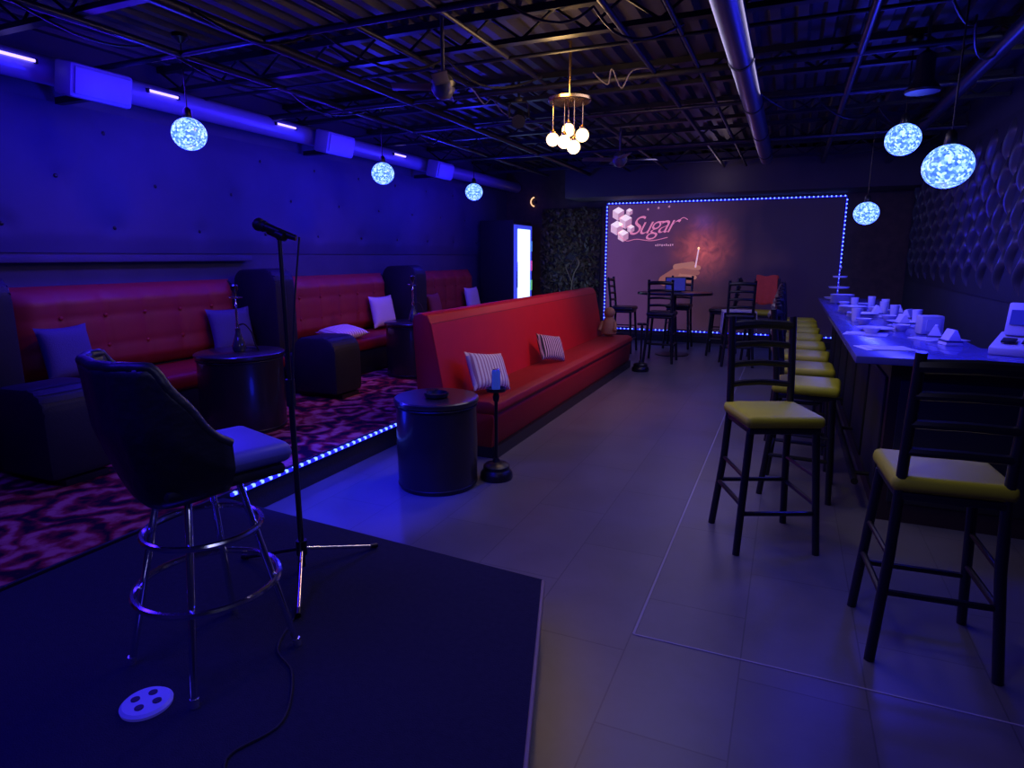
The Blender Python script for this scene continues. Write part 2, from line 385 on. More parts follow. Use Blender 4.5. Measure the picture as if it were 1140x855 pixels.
led('blue LED strip up the left side of the mural', (XA, YM, ZA + .03), (XA, YM, ZB - .03), 34)
led('blue LED strip up the right side of the mural', (XB, YM, ZA + .03), (XB, YM, ZB - .03), 34)
led('blue LED strip on the edge of the carpeted platform', (PE + .016, 2.7, .19), (PE + .016, 7.6, .19), 66)

# ---------------------------------------------------------------- mural
mu = thing('mural', 'large printed mural of a hand and pink script lettering on the end wall', 'mural', ((XA + XB) / 2, 12.58, ZA))
MB().box((0, 0, 1.22), (4.16, .03, 2.4)).build('mural_panel', M['mural'], mu)
mx0 = (XA + XB) / 2
def lx(px): return px - mx0
tcv = bpy.data.curves.new('lettering', 'FONT'); tcv.body = 'Sugar'; tcv.size = .50; tcv.shear = .55; tcv.extrude = .003; tcv.offset = -.005; tcv.space_character = .82
to = bpy.data.objects.new('tmp', tcv); C.objects.link(to); bpy.context.view_layer.update()
tm = bpy.data.meshes.new_from_object(to.evaluated_get(bpy.context.evaluated_depsgraph_get())); bpy.data.objects.remove(to)
tm.materials.clear(); tm.materials.append(M['printpink'])
tx = bpy.data.objects.new('lettering', tm); C.objects.link(tx); tx.parent = mu; tx.location = (lx(-2.98), -.03, 1.84); tx.rotation_euler = (R(90), R(-3), 0)
MB().tube(smooth([(lx(-3.15), -.03, 1.84), (lx(-3.0), -.03, 1.73), (lx(-2.8), -.03, 1.76), (lx(-2.5), -.03, 1.73), (lx(-2.2), -.03, 1.79)], 6), .006, 6).build('swash', M['printpink'], mu)
MB().tube(smooth([(lx(-2.0), -.03, 2.1), (lx(-1.92), -.03, 2.15), (lx(-1.84), -.03, 2.11)], 6), .006, 6).build('swash', M['printpink'], mu)
sm = MB()
for i in range(9): sm.box((lx(-2.42) + .04 * i, -.02, 1.64 + .004 * (i % 3)), (.022, .004, .03 + .01 * (i % 2)))
sm.build('small_line', M['printcream2'], mu)
# sugar cubes
def cube2d(cx, cz, s):
    h = [(cx + s * math.cos(R(30 + 60 * k)), cz + s * math.sin(R(30 + 60 * k))) for k in range(6)]
    for (i, j, k), m in (((0, 1, 2), 'printwhite'), ((2, 3, 4), 'printcream'), ((4, 5, 0), 'printcream2')):
        MB().prism([(cx, cz), h[i], h[j], h[k]], -.026, -.018, 'y').build('sugar_cube_face', M[m], mu)
for cx, cz, s in ((-3.2, 1.98, .14), (-3.03, 2.1, .14), (-3.18, 2.25, .13), (-3.07, 1.83, .12), (-2.92, 1.96, .08), (-2.96, 2.28, .07)): cube2d(lx(cx), cz, s)
for cx, cz in ((-2.4, 2.34), (-2.2, 2.36), (-2.6, 2.32)):
    MB().prism([(lx(cx) + (.03 if k % 2 == 0 else .01) * math.cos(R(36 * k)), cz + (.03 if k % 2 == 0 else .01) * math.sin(R(36 * k))) for k in range(10)], -.024, -.018, 'y').build('star', M['printcream2'], mu)
# printed hand
def capsule(a, b, r0, r1, name, m, y=-.02):
    a, b = Vector(a), Vector(b); ang = math.atan2(b.y - a.y, b.x - a.x); p = []
    for k in range(9): t_ = ang + PI / 2 + PI * k / 8; p.append((a.x + r0 * math.cos(t_), a.y + r0 * math.sin(t_)))
    for k in range(9): t_ = ang - PI / 2 + PI * k / 8; p.append((b.x + r1 * math.cos(t_), b.y + r1 * math.sin(t_)))
    return MB().prism(p, y, y + .006, 'y').build(name, M[m], mu)
hx = lx(-1.86); hz = 1.14; q = .78
capsule((hx - .48 * q, hz - .22 * q), (hx - .02 * q, hz), .13 * q, .2 * q, 'printed_palm', 'skin', -.02)
capsule((hx - .06 * q, hz + .14 * q), (hx + .34 * q, hz + .1 * q), .075 * q, .055 * q, 'printed_finger', 'skin2', -.027)
capsule((hx - .04 * q, hz + .02 * q), (hx + .32 * q, hz - .02 * q), .075 * q, .055 * q, 'printed_finger', 'skin', -.033)
capsule((hx - .06 * q, hz - .1 * q), (hx + .26 * q, hz - .13 * q), .07 * q, .05 * q, 'printed_finger', 'skin2', -.027)
capsule((hx - .1 * q, hz - .2 * q), (hx + .18 * q, hz - .22 * q), .06 * q, .045 * q, 'printed_finger', 'skin', -.033)
capsule((hx - .2 * q, hz + .12 * q), (hx + .2 * q, hz + .2 * q), .07 * q, .05 * q, 'printed_thumb', 'skin2', -.037)
capsule((hx + .27 * q, hz + .12 * q), (hx + .32 * q, hz + .42), .014, .012, 'printed_stick', 'printcream', -.042)
MB().prism([(hx + .32 * q + .02 * math.cos(R(30 * k)), hz + .44 + .025 * math.sin(R(30 * k))) for k in range(12)], -.044, -.038, 'y').build('printed_glow_tip', M['amber'], mu)
gm = mat('red_smoke_print', (.03, .01, .02), .6); _nt = gm.node_tree
_tc = _nt.nodes.new('ShaderNodeTexCoord'); _n = _nt.nodes.new('ShaderNodeTexNoise'); _n.inputs['Scale'].default_value = 3; _n.inputs['Distortion'].default_value = 2.5; _n.inputs['Detail'].default_value = 6
_gd = _nt.nodes.new('ShaderNodeTexGradient'); _gd.gradient_type = 'QUADRATIC_SPHERE'
_mp = _nt.nodes.new('ShaderNodeMapping'); _mp.inputs['Scale'].default_value = (1.2, 1.2, 1.2)
_mm = _nt.nodes.new('ShaderNodeMath'); _mm.operation = 'MULTIPLY'; _cr = _nt.nodes.new('ShaderNodeValToRGB')
_mr = _nt.nodes.new('ShaderNodeMapRange'); _mr.inputs['From Min'].default_value = .15; _mr.inputs['From Max'].default_value = .75
_cr.color_ramp.elements[0].color = (0, 0, 0, 1); _cr.color_ramp.elements[1].color = (.42, .07, .06, 1); _cr.color_ramp.elements[1].position = .7
_tr = _nt.nodes.new('ShaderNodeBsdfTransparent'); _as = _nt.nodes.new('ShaderNodeAddShader'); _em = _nt.nodes.new('ShaderNodeEmission')
_nt.links.new(_tc.outputs['Object'], _mp.inputs['Vector']); _nt.links.new(_mp.outputs['Vector'], _gd.inputs['Vector']); _nt.links.new(_tc.outputs['Object'], _n.inputs['Vector'])
_nt.links.new(_n.outputs['Fac'], _mr.inputs['Value'])
_nt.links.new(_gd.outputs['Fac'], _mm.inputs[0]); _nt.links.new(_mr.outputs['Result'], _mm.inputs[1]); _nt.links.new(_mm.outputs[0], _cr.inputs['Fac'])
_nt.links.new(_cr.outputs['Color'], _em.inputs['Color']); _nt.links.new(_em.outputs[0], _as.inputs[0]); _nt.links.new(_tr.outputs[0], _as.inputs[1])
_nt.links.new(_as.outputs[0], _nt.nodes['Material Output'].inputs['Surface'])
MB().grid(lambda u, v: ((u - .5) * 1.66, 0, (v - .5) * 1.56), 2, 2).build('printed_smoke', gm, mu, loc=(hx + .3, -.019, 1.56))

# ---------------------------------------------------------------- ceiling gear
ordn = ['nearest', 'second', 'third', 'fourth', 'fifth', 'sixth', 'seventh', 'eighth']
j0 = thing('ceiling_joist', 'open-web steel ceiling joist, nearest to the stage', 'joist', ((XL + XR) / 2, 1.3, 0), 0, 'steel joists under the ceiling')
W = XR - XL - .02
MB().box((0, 0, 3.36), (W, .07, .05)).build('top_chord', M['steel'], j0)
MB().box((0, 0, 3.17), (W, .07, .035)).build('bottom_chord', M['steel'], j0)
mb = MB(); n = 30; zz = [(-W / 2 + W * i / n, 0, 3.18 if i % 2 else 3.35) for i in range(n + 1)]
for a, b in zip(zz, zz[1:]): mb.cyl(a, b, .011, seg=6)
mb.build('web', M['steel'], j0)
for i in range(1, 7):
    dup(j0, ((XL + XR) / 2, 1.3 + i * 1.62, 0), label='open-web steel ceiling joist, %s from the stage' % ordn[i])
dt = thing('ventilation_duct', 'long round metal duct running under the ceiling above the aisle', 'duct', (-.43, 5.6, 3.02))
MB().cyl((0, -4.2, 0), (0, 4.5, 0), .085, seg=32).build('duct_pipe', M['duct'], dt)
for k in range(6): MB().cyl((0, -3.6 + k * 1.5, 0), (0, -3.56 + k * 1.5, 0), .092, seg=32).build('duct_collar', M['steel'], dt)
lp = thing('wall_pipe', 'thick horizontal pipe running high along the left wall', 'pipe', (-5.33, 5.5, 3.04))
MB().cyl((0, -7, 0), (0, 7, 0), .1, seg=24).build('pipe', M['pipe'], lp)
for k in range(7): MB().box((-.13, -6 + k * 2, 0), (.25, .04, .05)).build('pipe_bracket', M['steel'], lp)
pl = [('thin conduit crossing the ceiling over the front of the lounge', (-5.5, 3.68, 3.13), (1.7, 3.68, 3.13), .022, 'conduit'),
      ('second conduit crossing the ceiling behind the brass chandelier', (-5.5, 6.9, 3.12), (1.7, 6.9, 3.12), .02, 'conduit'),
      ('conduit crossing the ceiling near the mural', (-5.5, 9.0, 3.1), (1.7, 9.0, 3.1), .025, 'conduit'),
      ('black conduit running lengthwise left of the chandelier', (-2.75, -1, 3.14), (-2.75, 11.6, 3.14), .018, 'steel'),
      ('black conduit running lengthwise right of the chandelier', (-1.15, -1, 3.135), (-1.15, 11.6, 3.135), .02, 'steel'),
      ('conduit running lengthwise above the booth tables', (-4.3, -1, 3.13), (-4.3, 11.6, 3.13), .025, 'conduit'),
      ('conduit running lengthwise above the bar stools', (.35, -1, 3.125), (.35, 11.6, 3.125), .03, 'conduit'),
      ('black conduit running lengthwise beside the round duct', (-.8, -1, 3.135), (-.8, 11.6, 3.135), .016, 'steel'),
      ('slim black conduit running lengthwise over the red sofa', (-2.1, -1, 3.135), (-2.1, 11.6, 3.135), .016, 'steel'),
      ('black pipe running lengthwise between booths and chandelier', (-3.5, -1, 3.12), (-3.5, 11.6, 3.12), .035, 'steel'),
      ('thin conduit crossing the ceiling just before the chandelier', (-5.5, 4.75, 3.13), (1.7, 4.75, 3.13), .014, 'steel'),
      ('black pipe crossing the ceiling nearest the stage', (-5.5, 2.3, 3.12), (1.7, 2.3, 3.12), .03, 'steel'),
      ('black pipe crossing the ceiling between the pendants', (-5.5, 5.6, 3.12), (1.7, 5.6, 3.12), .028, 'steel'),
      ('thick pipe running lengthwise above the bar', (1.25, -1, 3.1), (1.25, 11.6, 3.1), .055, 'conduit')]
for lb, a, b, r, m in pl:
    c = (Vector(a) + Vector(b)) / 2; tag(MB().cyl(Vector(a) - c, Vector(b) - c, r, seg=12).build('conduit', M[m], loc=c), lb, 'conduit', 'ceiling conduits')
qq = [(-1.62, 5.4, 3.14), (-1.52, 5.5, 3.06), (-1.46, 5.4, 3.15), (-1.4, 5.5, 3.02), (-1.3, 5.45, 3.13), (-1.15, 5.6, 3.155), (-1.15, 6.1, 3.155), (-1.16, 6.5, 3.15)]
tag(MB().tube([p - Vector(qq[3]) for p in smooth(qq, 6)], .006, 6).build('loose_cable', M['cable'], loc=qq[3]), 'loose pale cable looped zigzag over ceiling conduits beside the chandelier', 'cable')
def sag(a, b, d, lb, m='steel', r=.009):
    a, b = Vector(a), Vector(b); c = (a + b) / 2; P = []
    for i in range(31):
        t_ = i / 30; k = abs(math.sin(t_ * 3 * PI))
        P.append(a.lerp(b, t_) - c + Vector((.03 * math.sin(t_ * 14), .03 * math.cos(t_ * 11), -d * k)))
    tag(MB().tube(P, r, 6).build('loose_cable', M[m], loc=c), lb, 'cable', 'sagging ceiling cables')
sag((-2.75, 5.3, 3.16), (-2.75, 7.2, 3.16), .12, 'pale cable sagging along the conduit left of the chandelier', 'cable', .006)
sag((-4.3, 2.4, 3.15), (-4.3, 5.9, 3.15), .12, 'dark cable sagging along the conduit above the nearest booth')
sag((-3.5, 3.0, 3.15), (-2.1, 5.4, 3.15), .15, 'dark cable sagging diagonally over the near lounge')
sag((-2.1, 3.0, 3.15), (-.8, 4.6, 3.15), .14, 'dark cable sagging between the duct and the chandelier')
sag((-4.3, 6.9, 3.14), (-3.5, 7.9, 3.15), .14, 'dark cable sagging over the middle booth')
sag((.35, 3.4, 3.15), (1.25, 6.0, 3.13), .15, 'dark cable sagging above the near end of the bar')
sag((-.43, 6.5, 3.15), (1.25, 8.3, 3.13), .15, 'dark cable sagging above the far end of the bar')
# speakers on left wall
s0 = thing('wall_speaker', 'white box speaker high on left wall, closest to the stage', 'speaker', (-5.08, 3.53, 2.83), 0, 'white wall speakers')
MB().box((0, 0, .13), (.2, .5, .25), .03, rot=(0, R(14), 0)).build('speaker_cabinet', M['speakerbox'], s0)
MB().box((.105, 0, .105), (.012, .44, .19), .005, rot=(0, R(14), 0)).build('speaker_grille', M['speakerbox'], s0)
MB().box((-.26, 0, .05), (.4, .06, .05)).build('speaker_bracket', M['steel'], s0)
dup(s0, (-5.08, 6.4, 2.83), label='white box speaker high on left wall, middle of three')
dup(s0, (-5.08, 8.9, 2.83), label='white box speaker high on left wall, farthest from the stage')
for i, (y, lb) in enumerate(((3.05, 'violet LED tube on the wall pipe, nearest the stage'), (4.25, 'violet LED tube on the wall pipe beyond the first speaker'), (5.76, 'violet LED tube on the wall pipe before the middle speaker'), (8.0, 'violet LED tube on the wall pipe before the farthest speaker'))):
    t = thing('led_tube', lb, 'light', (-5.215, y, 3.06), 0, 'LED tubes on the wall pipe')
    MB().cyl((0, -.14, 0), (0, .14, 0), .011, seg=12).build('tube', M['tube'], t)
    MB().box((-.01, -.15, 0), (.03, .02, .035)).box((-.01, .15, 0), (.03, .02, .035)).build('end_clip', M['steel'], t)
# pendants
def pendant(loc, label, grp, stem=None):
    x, y, z = loc; t = thing('pendant_lamp', label, 'pendant lamp', (x, y, z), 0, grp)
    MB().ball((0, 0, 0), .13, (1, 1, .94), 32).build('globe', M['globe'], t)
    MB().lathe([(.03, .11), (.035, .12), (.03, .18), (.012, .2)], seg=20).build('socket', M['black'], t)
    MB().cyl((0, 0, .18), (0, 0, 3.3 - z), .005, seg=8).build('cord', M['black'], t)
    MB().lathe([(.012, 3.26 - z), (.06, 3.3 - z), (.06, 3.33 - z)], seg=20).build('canopy', M['black'], t)
    return t
pl_ = [((-4.45, 3.82, 2.6), 'blue mosaic globe pendant over the nearest booth table', 'pendants over the booths'),
       ((-4.45, 6.45, 2.6), 'blue mosaic globe pendant over the second booth table', 'pendants over the booths'),
       ((-4.45, 8.8, 2.6), 'blue mosaic globe pendant over the farthest booth', 'pendants over the booths'),
       ((.79, 4.5, 2.16), 'low-hanging blue mosaic globe pendant over the near end of the bar', 'pendants over the bar'),
       ((.75, 6.15, 2.57), 'high-hung blue mosaic globe pendant over the middle of the bar', 'pendants over the bar'),
       ((.73, 8.2, 2.12), 'blue mosaic globe pendant over the far end of the bar', 'pendants over the bar')]
def plight(loc, col, e, r=.1, name='lamp'):
    l = bpy.data.lights.new(name, 'POINT'); l.color = col; l.energy = e; l.shadow_soft_size = r
    o = bpy.data.objects.new(name, l); C.objects.link(o); o.location = loc; return o
for i, (l, lb, g) in enumerate(pl_):
    pendant(l, lb, g); plight((l[0], l[1], l[2] - .26), (.02, .015, 1), 50 if i < 3 else 30)
# black downlight cone
t = thing('hanging_downlight', 'black cone downlight hanging above the middle of the bar', 'light fitting', (.77, 5.6, 2.8))
MB().lathe([(.11, 0), (.115, .015), (.065, .08), (.06, .25), (.02, .28)], seg=28).build('shade', M['steel'], t)
MB().cyl((0, 0, .27), (0, 0, .5), .012).build('rod', M['steel'], t)
# chandelier
ch = thing('chandelier', 'brass cluster chandelier with small glowing glass globes', 'chandelier', (-1.7, 5.05, 2.84))
MB().lathe([(.16, 0), (.17, .01), (.17, .03), (.02, .045)], seg=32).build('ceiling_plate', M['gold'], ch)
MB().cyl((0, 0, .04), (0, 0, .45), .012).build('rod', M['gold'], ch)
gp = [(-.13, -.02, -.27), (-.03, .07, -.19), (.11, .0, -.25), (.07, -.09, -.35), (-.02, -.06, -.3)]
for g in gp:
    MB().cyl((g[0], g[1], 0), (g[0], g[1], g[2] + .06), .004, seg=6).build('drop_wire', M['gold'], ch)
    gl = MB().ball(g, .052, seg=20).build('globe', M['warmglobe'], ch)
    MB().lathe([(.02, .045), (.022, .06), (.008, .08)], g, 16).build('globe_cap', M['gold'], gl)
plight((-1.7, 5.05, 2.38), (1, .6, .4), 9, .15)
plight((-1.7, 4.75, 2.92), (1, .6, .22), 15, .12)
# ceiling fans
def fan(loc, label, blen, top):
    t = thing('ceiling_fan', label, 'ceiling fan', loc, R(25), 'black ceiling fans')
    MB().cyl((0, 0, .1), (0, 0, top), .014).build('down_rod', M['fanmetal'], t)
    MB().lathe([(.02, -.07), (.05, -.06), (.085, -.01), (.09, .05), (.06, .09), (.02, .12)], seg=28).build('motor_housing', M['fanmetal'], t)
    for k in range(4):
        a = R(90 * k)
        MB().box((.08 + blen / 2, 0, .02), (blen, .11, .008), .003, rot=(R(14), 0, 0)).build('blade', M['fanmetal'], t, rot=(0, 0, a))
fan((-2.46, 4.38, 2.86), 'black ceiling fan over the lounge left of the chandelier', .3, .5)
fan((-2.03, 8.0, 2.80), 'black ceiling fan farther back, between chandelier and mural', .38, .55)
t = thing('stage_spotlight', 'small black spotlight hung beside the chandelier', 'spotlight', (-2.43, 5.75, 2.88), R(20)); s_ = .7
MB().box((0, 0, .28 * s_), (.1 * s_, .05 * s_, .06 * s_), .01).cyl((0, 0, .28 * s_), (0, 0, .28 * s_ + .12), .012).build('clamp', M['steel'], t)
MB().tube([(-.13 * s_, 0, .05 * s_), (-.13 * s_, 0, .2 * s_), (-.1 * s_, 0, .25 * s_), (.1 * s_, 0, .25 * s_), (.13 * s_, 0, .2 * s_), (.13 * s_, 0, .05 * s_)], .01).build('yoke', M['steel'], t)
MB().cyl((0, .1 * s_, .12 * s_), (0, -.13 * s_, -.02 * s_), .07 * s_, .09 * s_, 20).build('lamp_head', M['black'], t)

# ---------------------------------------------------------------- left booths
def tufted_back(parent, w, h, m, nx):
    def fn(u, v):
        bx = abs(math.sin(u * nx * PI)); bz = abs(math.sin(v * 3 * PI))
        e = min(1, 14 * min(u, 1 - u)) ** .5 * min(1, 6 * min(v, 1 - v)) ** .5
        return (.125 * e + .032 * (1 - (1 - bx) ** 2 * .8 - (1 - bz) ** 2 * .25) * e - .02 * v, (u - .5) * w, v * h)
    return MB().grid(fn, nx * 10, 30).build('backrest', m, parent, sharp=80)
def bench(yc, w, label, detail):
    t = thing('booth_bench', label, 'bench', (-5.49, yc, PZ), 0, 'red benches along the left wall')
    b_ = MB().box((.0, 0, .6), (.16, w, 1.2), .03).build('back_board', M['boothblack'], t)
    bk = tufted_back(t, w - .02, .76, M['maroon'], max(3, int(w / .35))); bk.location = (.06, 0, .45)
    n = max(3, int(w / .35))
    for i in range(1, n):
        for zf in (1 / 3, 2 / 3):
            MB().ball((.06 + .122, (i / n - .5) * (w - .02), .45 + .76 * zf), .018, (.7, 1, 1), 10).build('button', M['red_dark'], t)
    MB().box((.42, 0, .375), (.68, w, .15), .045, seg=3).build('seat', M['red_dark'], t)
    MB().box((.4, 0, .15), (.6, w - .02, .3), .01).build('seat_base', M['boothblack'], t)
bench(3.9, 2.2, 'red tufted wall bench in the booth nearest the stage', 1)
bench(6.63, 2.25, 'red tufted wall bench in the middle booth', 1)
bench(9.4, 2.2, 'red tufted wall bench in the farthest booth', 1)
bench(1.1, 2.2, 'red tufted wall bench left of the stage', 1)
def divider(yc, label):
    t = thing('booth_divider', label, 'booth divider', (-4.85, yc, PZ), 0, 'black upholstered booth dividers')
    def rr(x0, x1, h, r):
        return [(x0, .04), (x1, .04), (x1, h - r)] + [(x1 - r + r * math.cos(R(a)), h - r + r * math.sin(R(a))) for a in (22, 45, 67, 90)] + [(x0 + r - r * math.sin(R(a)), h - r + r * math.cos(R(a))) for a in (22, 45, 67)] + [(x0, h - r)]
    MB().prism(rr(-.66, -.06, 1.32, .16), -.15, .15, 'y', .04).build('tall_back', M['boothblack'], t)
    MB().prism(rr(.16, .72, .64, .16), -.22, .22, 'y', .05).build('low_arm', M['boothblack'], t)
    MB().box((.05, 0, .22), (.3, .28, .4), .03).build('bridge', M['boothblack'], t)
    MB().box((.04, 0, .021), (1.36, .28, .04)).build('plinth', M['black'], t)
divider(2.5, 'black upholstered booth divider nearest the stage, at the left edge')
divider(5.25, 'black upholstered booth divider between the first and second booths')
divider(8.0, 'black upholstered booth divider between the second and third booths')

def drum(loc, label, r, h):
    t = thing('drum_table', label, 'drum table', loc, 0, 'dark drum side tables')
    MB().lathe([(r * .93, 0), (r * .93, .03), (r * .96, .035), (r * .98, h * .5), (r * .96, h - .045), (r * .94, h - .04)], seg=48).build('drum_body', M['drum'], t)
    MB().lathe([(r, h - .04), (r * 1.02, h - .03), (r * 1.02, h - .008), (r * .99, h)], seg=48).build('table_top', M['drum'], t)
    MB().ring((0, 0, .03), r * .95, .008).build('bottom_band', M['steel'], t)
    MB().ring((0, 0, h - .055), r * .975, .006).build('top_band', M['steel'], t)
    return t
drum((-4.2, 3.9, PZ), 'wide dark drum table carrying a hookah in the booth nearest the stage', .35, .66)
drum((-4.2, 6.62, PZ), 'dark drum table carrying a hookah in the middle booth', .35, .66)
drum((-2.27, 3.85, 0), 'dark drum side table at the near end of the red sofa', .3, .66)
def hookah(loc, label):
    t = thing('hookah', label, 'hookah', loc, 0, 'hookahs on the booth tables')
    MB().lathe([(.045, 0), (.055, .02), (.055, .05), (.035, .11), (.02, .16), (.022, .19)], seg=28).build('glass_vase', M['glass'], t)
    MB().lathe([(.010, .19), (.018, .21), (.008, .25), (.012, .32), (.007, .36), (.016, .385), (.007, .4), (.008, .46)], seg=20).build('stem', M['chrome'], t)
    MB().lathe([(.02, .44), (.055, .445), (.06, .455), (.02, .452)], seg=24).build('tray', M['chrome'], t)
    MB().lathe([(.012, .46), (.016, .49), (.03, .515), (.031, .545), (.02, .555)], seg=20).build('bowl', M['drum'], t)
    MB().tube(smooth([(.015, 0, .22), (.07, .01, .23), (.11, .04, .16), (.12, .06, .06), (.11, .1, .010), (.06, .13, .010), (-.03, .14, .010), (-.1, .1, .010)], 4), .006).build('hose', M['boothblack'], t)
hookah((-4.2, 3.9, PZ + .661), 'slim dark hookah with hose on the nearest booth table')
hookah((-4.2, 6.62, PZ + .661), 'slim dark hookah with hose on the middle booth table')

# ---------------------------------------------------------------- pillows
def pillow(loc, rot, w, h, th, m, label, g='throw pillows'):
    o = MB().pillow(w, h, th).build('throw_pillow', M[m], loc=loc, rot=rot, sharp=80); tag(o, label, 'pillow', g)
    return o
UP = R(78)
pillow((-5.16, 4.72, .915), (UP, 0, R(84)), .5, .46, .13, 'pblue', 'large plain blue-grey pillow upright on the nearest wall bench')
pillow((-5.16, 3.1, .905), (UP, 0, R(95)), .42, .44, .13, 'pblue', 'dull grey pillow leaning at the left end of the nearest wall bench')
pillow((-4.93, 3.38, .73), (R(6), R(4), R(30)), .36, .26, .12, 'pwhite', 'small white pillow lying on the nearest wall bench behind the swivel stool')
pillow((-4.95, 6.2, .74), (R(8), R(-4), R(80)), .5, .42, .13, 'stripew', 'white striped pillow lying flat on the middle wall bench')
pillow((-5.16, 7.35, .90), (UP, 0, R(85)), .48, .44, .13, 'pwhite', 'white pillow with dark print upright on the middle wall bench')
pillow((-5.15, 8.75, .88), (UP, 0, R(95)), .42, .4, .12, 'pred', 'dark red pillow upright on the farthest wall bench')
pillow((-5.16, 10.1, .90), (UP, 0, R(88)), .46, .44, .12, 'pwhite', 'pale pillow upright at the far end of the farthest wall bench')

# ---------------------------------------------------------------- red sofa
so = thing('sofa', 'long red vinyl banquette sofa with high back beside the aisle', 'sofa', (-2.45, 6.95, 0))
L2 = 2.45
MB().box((.04, 0, .05), (.6, L2 * 2 - .06, .1)).build('plinth', M['black'], so)
MB().prism([(-.36, .1), (.31, .1), (.33, .34), (.32, .38), (-.36, .38)], -L2, L2, 'y', .008).build('seat_base', M['red_dark'], so)
MB().prism([(-.15, .37), (.33, .37), (.355, .41), (.34, .46), (.28, .485), (-.1, .47), (-.15, .45)], -L2 + .01, L2 - .01, 'y', .01).build('seat_cushion', M['red_dark'], so)
MB().prism([(-.37, .1), (-.42, 1.12), (-.40, 1.17), (-.34, 1.19), (-.27, 1.17), (-.235, 1.1), (-.12, .5), (-.1, .4), (-.1, .1)], -L2, L2, 'y', .012).build('backrest', M['red'], so)
MB().tube([(-.24, -L2 + .02, 1.1), (-.24, L2 - .02, 1.1)], .006, 6).build('piping', M['red_dark'], so)
pillow((-2.36, 4.9, .66), (R(62), R(8), R(70)), .46, .36, .14, 'stripew', 'white striped pillow leaning on the near end of the red sofa', 'pillows on the red sofa')
pillow((-2.4, 6.62, .64), (R(62), R(10), R(65)), .38, .32, .13, 'stripeb', 'black and white striped pillow on the middle of the red sofa', 'pillows on the red sofa')
t = thing('ashtray', 'small black ashtray on the drum table beside the red sofa', 'ashtray', (-2.25, 3.82, .661))
MB().lathe([(.07, 0), (.085, .01), (.09, .035), (.078, .035), (.07, .012), (.01, .01)], seg=32).build('ashtray_bowl', M['black'], t)
for k in range(3): MB().box((.084 * math.cos(k * 2.1), .084 * math.sin(k * 2.1), .037), (.02, .02, .008), .003).build('rest', M['black'], t)
def fstand(loc, label):
    t = thing('pedestal_stand', label, 'stand', loc, 0, 'black pedestal stands by the sofa')
    MB().lathe([(.12, 0), (.125, .015), (.12, .05), (.1, .075), (.1, .1), (.085, .115), (.03, .13), (.02, .16)], seg=32).build('base', M['black'], t)
    MB().cyl((0, 0, .12), (0, 0, .68), .013).build('pole', M['black'], t)
    MB().lathe([(.02, .6), (.025, .63), (.02, .66)], seg=16).build('collar', M['steel'], t)
    MB().lathe([(.02, .67), (.07, .675), (.075, .7), (.068, .7), (.062, .683), (.01, .683)], seg=28).build('tray', M['steel'], t)
fstand((-1.92, 4.12, 0), 'black pedestal stand holding a blue can in front of the red sofa')
fstand((-1.9, 9.1, 0), 'black pedestal stand at the far end of the red sofa')
t = thing('drink_can', 'blue drink can on top of the pedestal stand', 'can', (-1.92, 4.12, .684))
MB().lathe([(.024, 0), (.031, .008), (.032, .02), (.032, .135), (.026, .152)], seg=28).build('can_body', M['can'], t)
MB().lathe([(.026, .152), (.027, .156), (.024, .154)], seg=28).build('can_lid', M['silver'], t)
t = thing('tan_figure', 'small tan figure sitting on the seat at the far end of the red sofa', 'figurine', (-2.42, 9.22, .487))
MB().lathe([(.06, 0), (.11, .03), (.12, .12), (.09, .22), (.06, .27)], seg=24).build('figure_body', M['tan'], t)
MB().ball((0, 0, .34), .085, (1, 1, .95)).build('figure_head', M['tan'], t)
for sx in (-1, 1):
    MB().cyl((sx * .09, -.02, .2), (sx * .12, -.1, .08), .03, .025).build('figure_arm', M['tan'], t)

# ---------------------------------------------------------------- bar
bar = thing('bar_counter', 'long dark L-shaped bar counter along the right side', 'bar', (0, 0, 0))
MB().prism([(.62, 4.4), (1.77, 4.4), (1.77, 4.75), (1.08, 4.75), (1.08, 9.9), (.62, 9.9)], 0, 1.03).build('bar_front', M['barface'], bar)
MB().prism([(.4, 4.18), (1.77, 4.18), (1.77, 4.85), (1.16, 4.85), (1.16, 10.0), (.4, 10.0)], 1.03, 1.075, bev=.006).build('counter_top', M['bartop'], bar)
for k in range(6): MB().box((.612, 4.87 + k * .9, .52), (.02, .76, .78), .006).build('face_panel', M['blackmatte'], bar)
MB().box((1.15, 4.392, .52), (.95, .02, .78), .006).build('face_panel', M['blackmatte'], bar)
MB().cyl((.5, 4.5, .2), (.5, 9.8, .2), .022).build('foot_rail', M['steel'], bar)
for k in range(5): MB().cyl((.5, 4.7 + k * 1.25, .2), (.62, 4.7 + k * 1.25, .2), .014).build('rail_bracket', M['steel'], bar)
# papers
CT = 1.0755
for i, (px, py, w, h, rz) in enumerate(((985, 388, .3, .21, .3), (960, 372, .28, .2, -.2), (1045, 378, .3, .22, .5), (1010, 362, .3, .21, 1.1), (965, 352, .28, .21, -.1), (1000, 346, .28, .2, .6), (955, 338, .28, .2, .2))):
    p = at(px, py, CT)
    t = thing('paper_menu', '%s white paper menu from the near end, lying on the bar' % ('nearest' if i == 0 else ordn[i]), 'menu', (min(max(p[0], .56), 1.0), p[1], CT + i * .0002), rz, 'papers lying on the bar')
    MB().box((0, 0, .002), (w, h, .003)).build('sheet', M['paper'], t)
    MB().box((.02, 0, .005), (w * .9, h * .92, .002), rot=(0, R(1.0), 0)).build('top_sheet', M['white_plastic'], t)
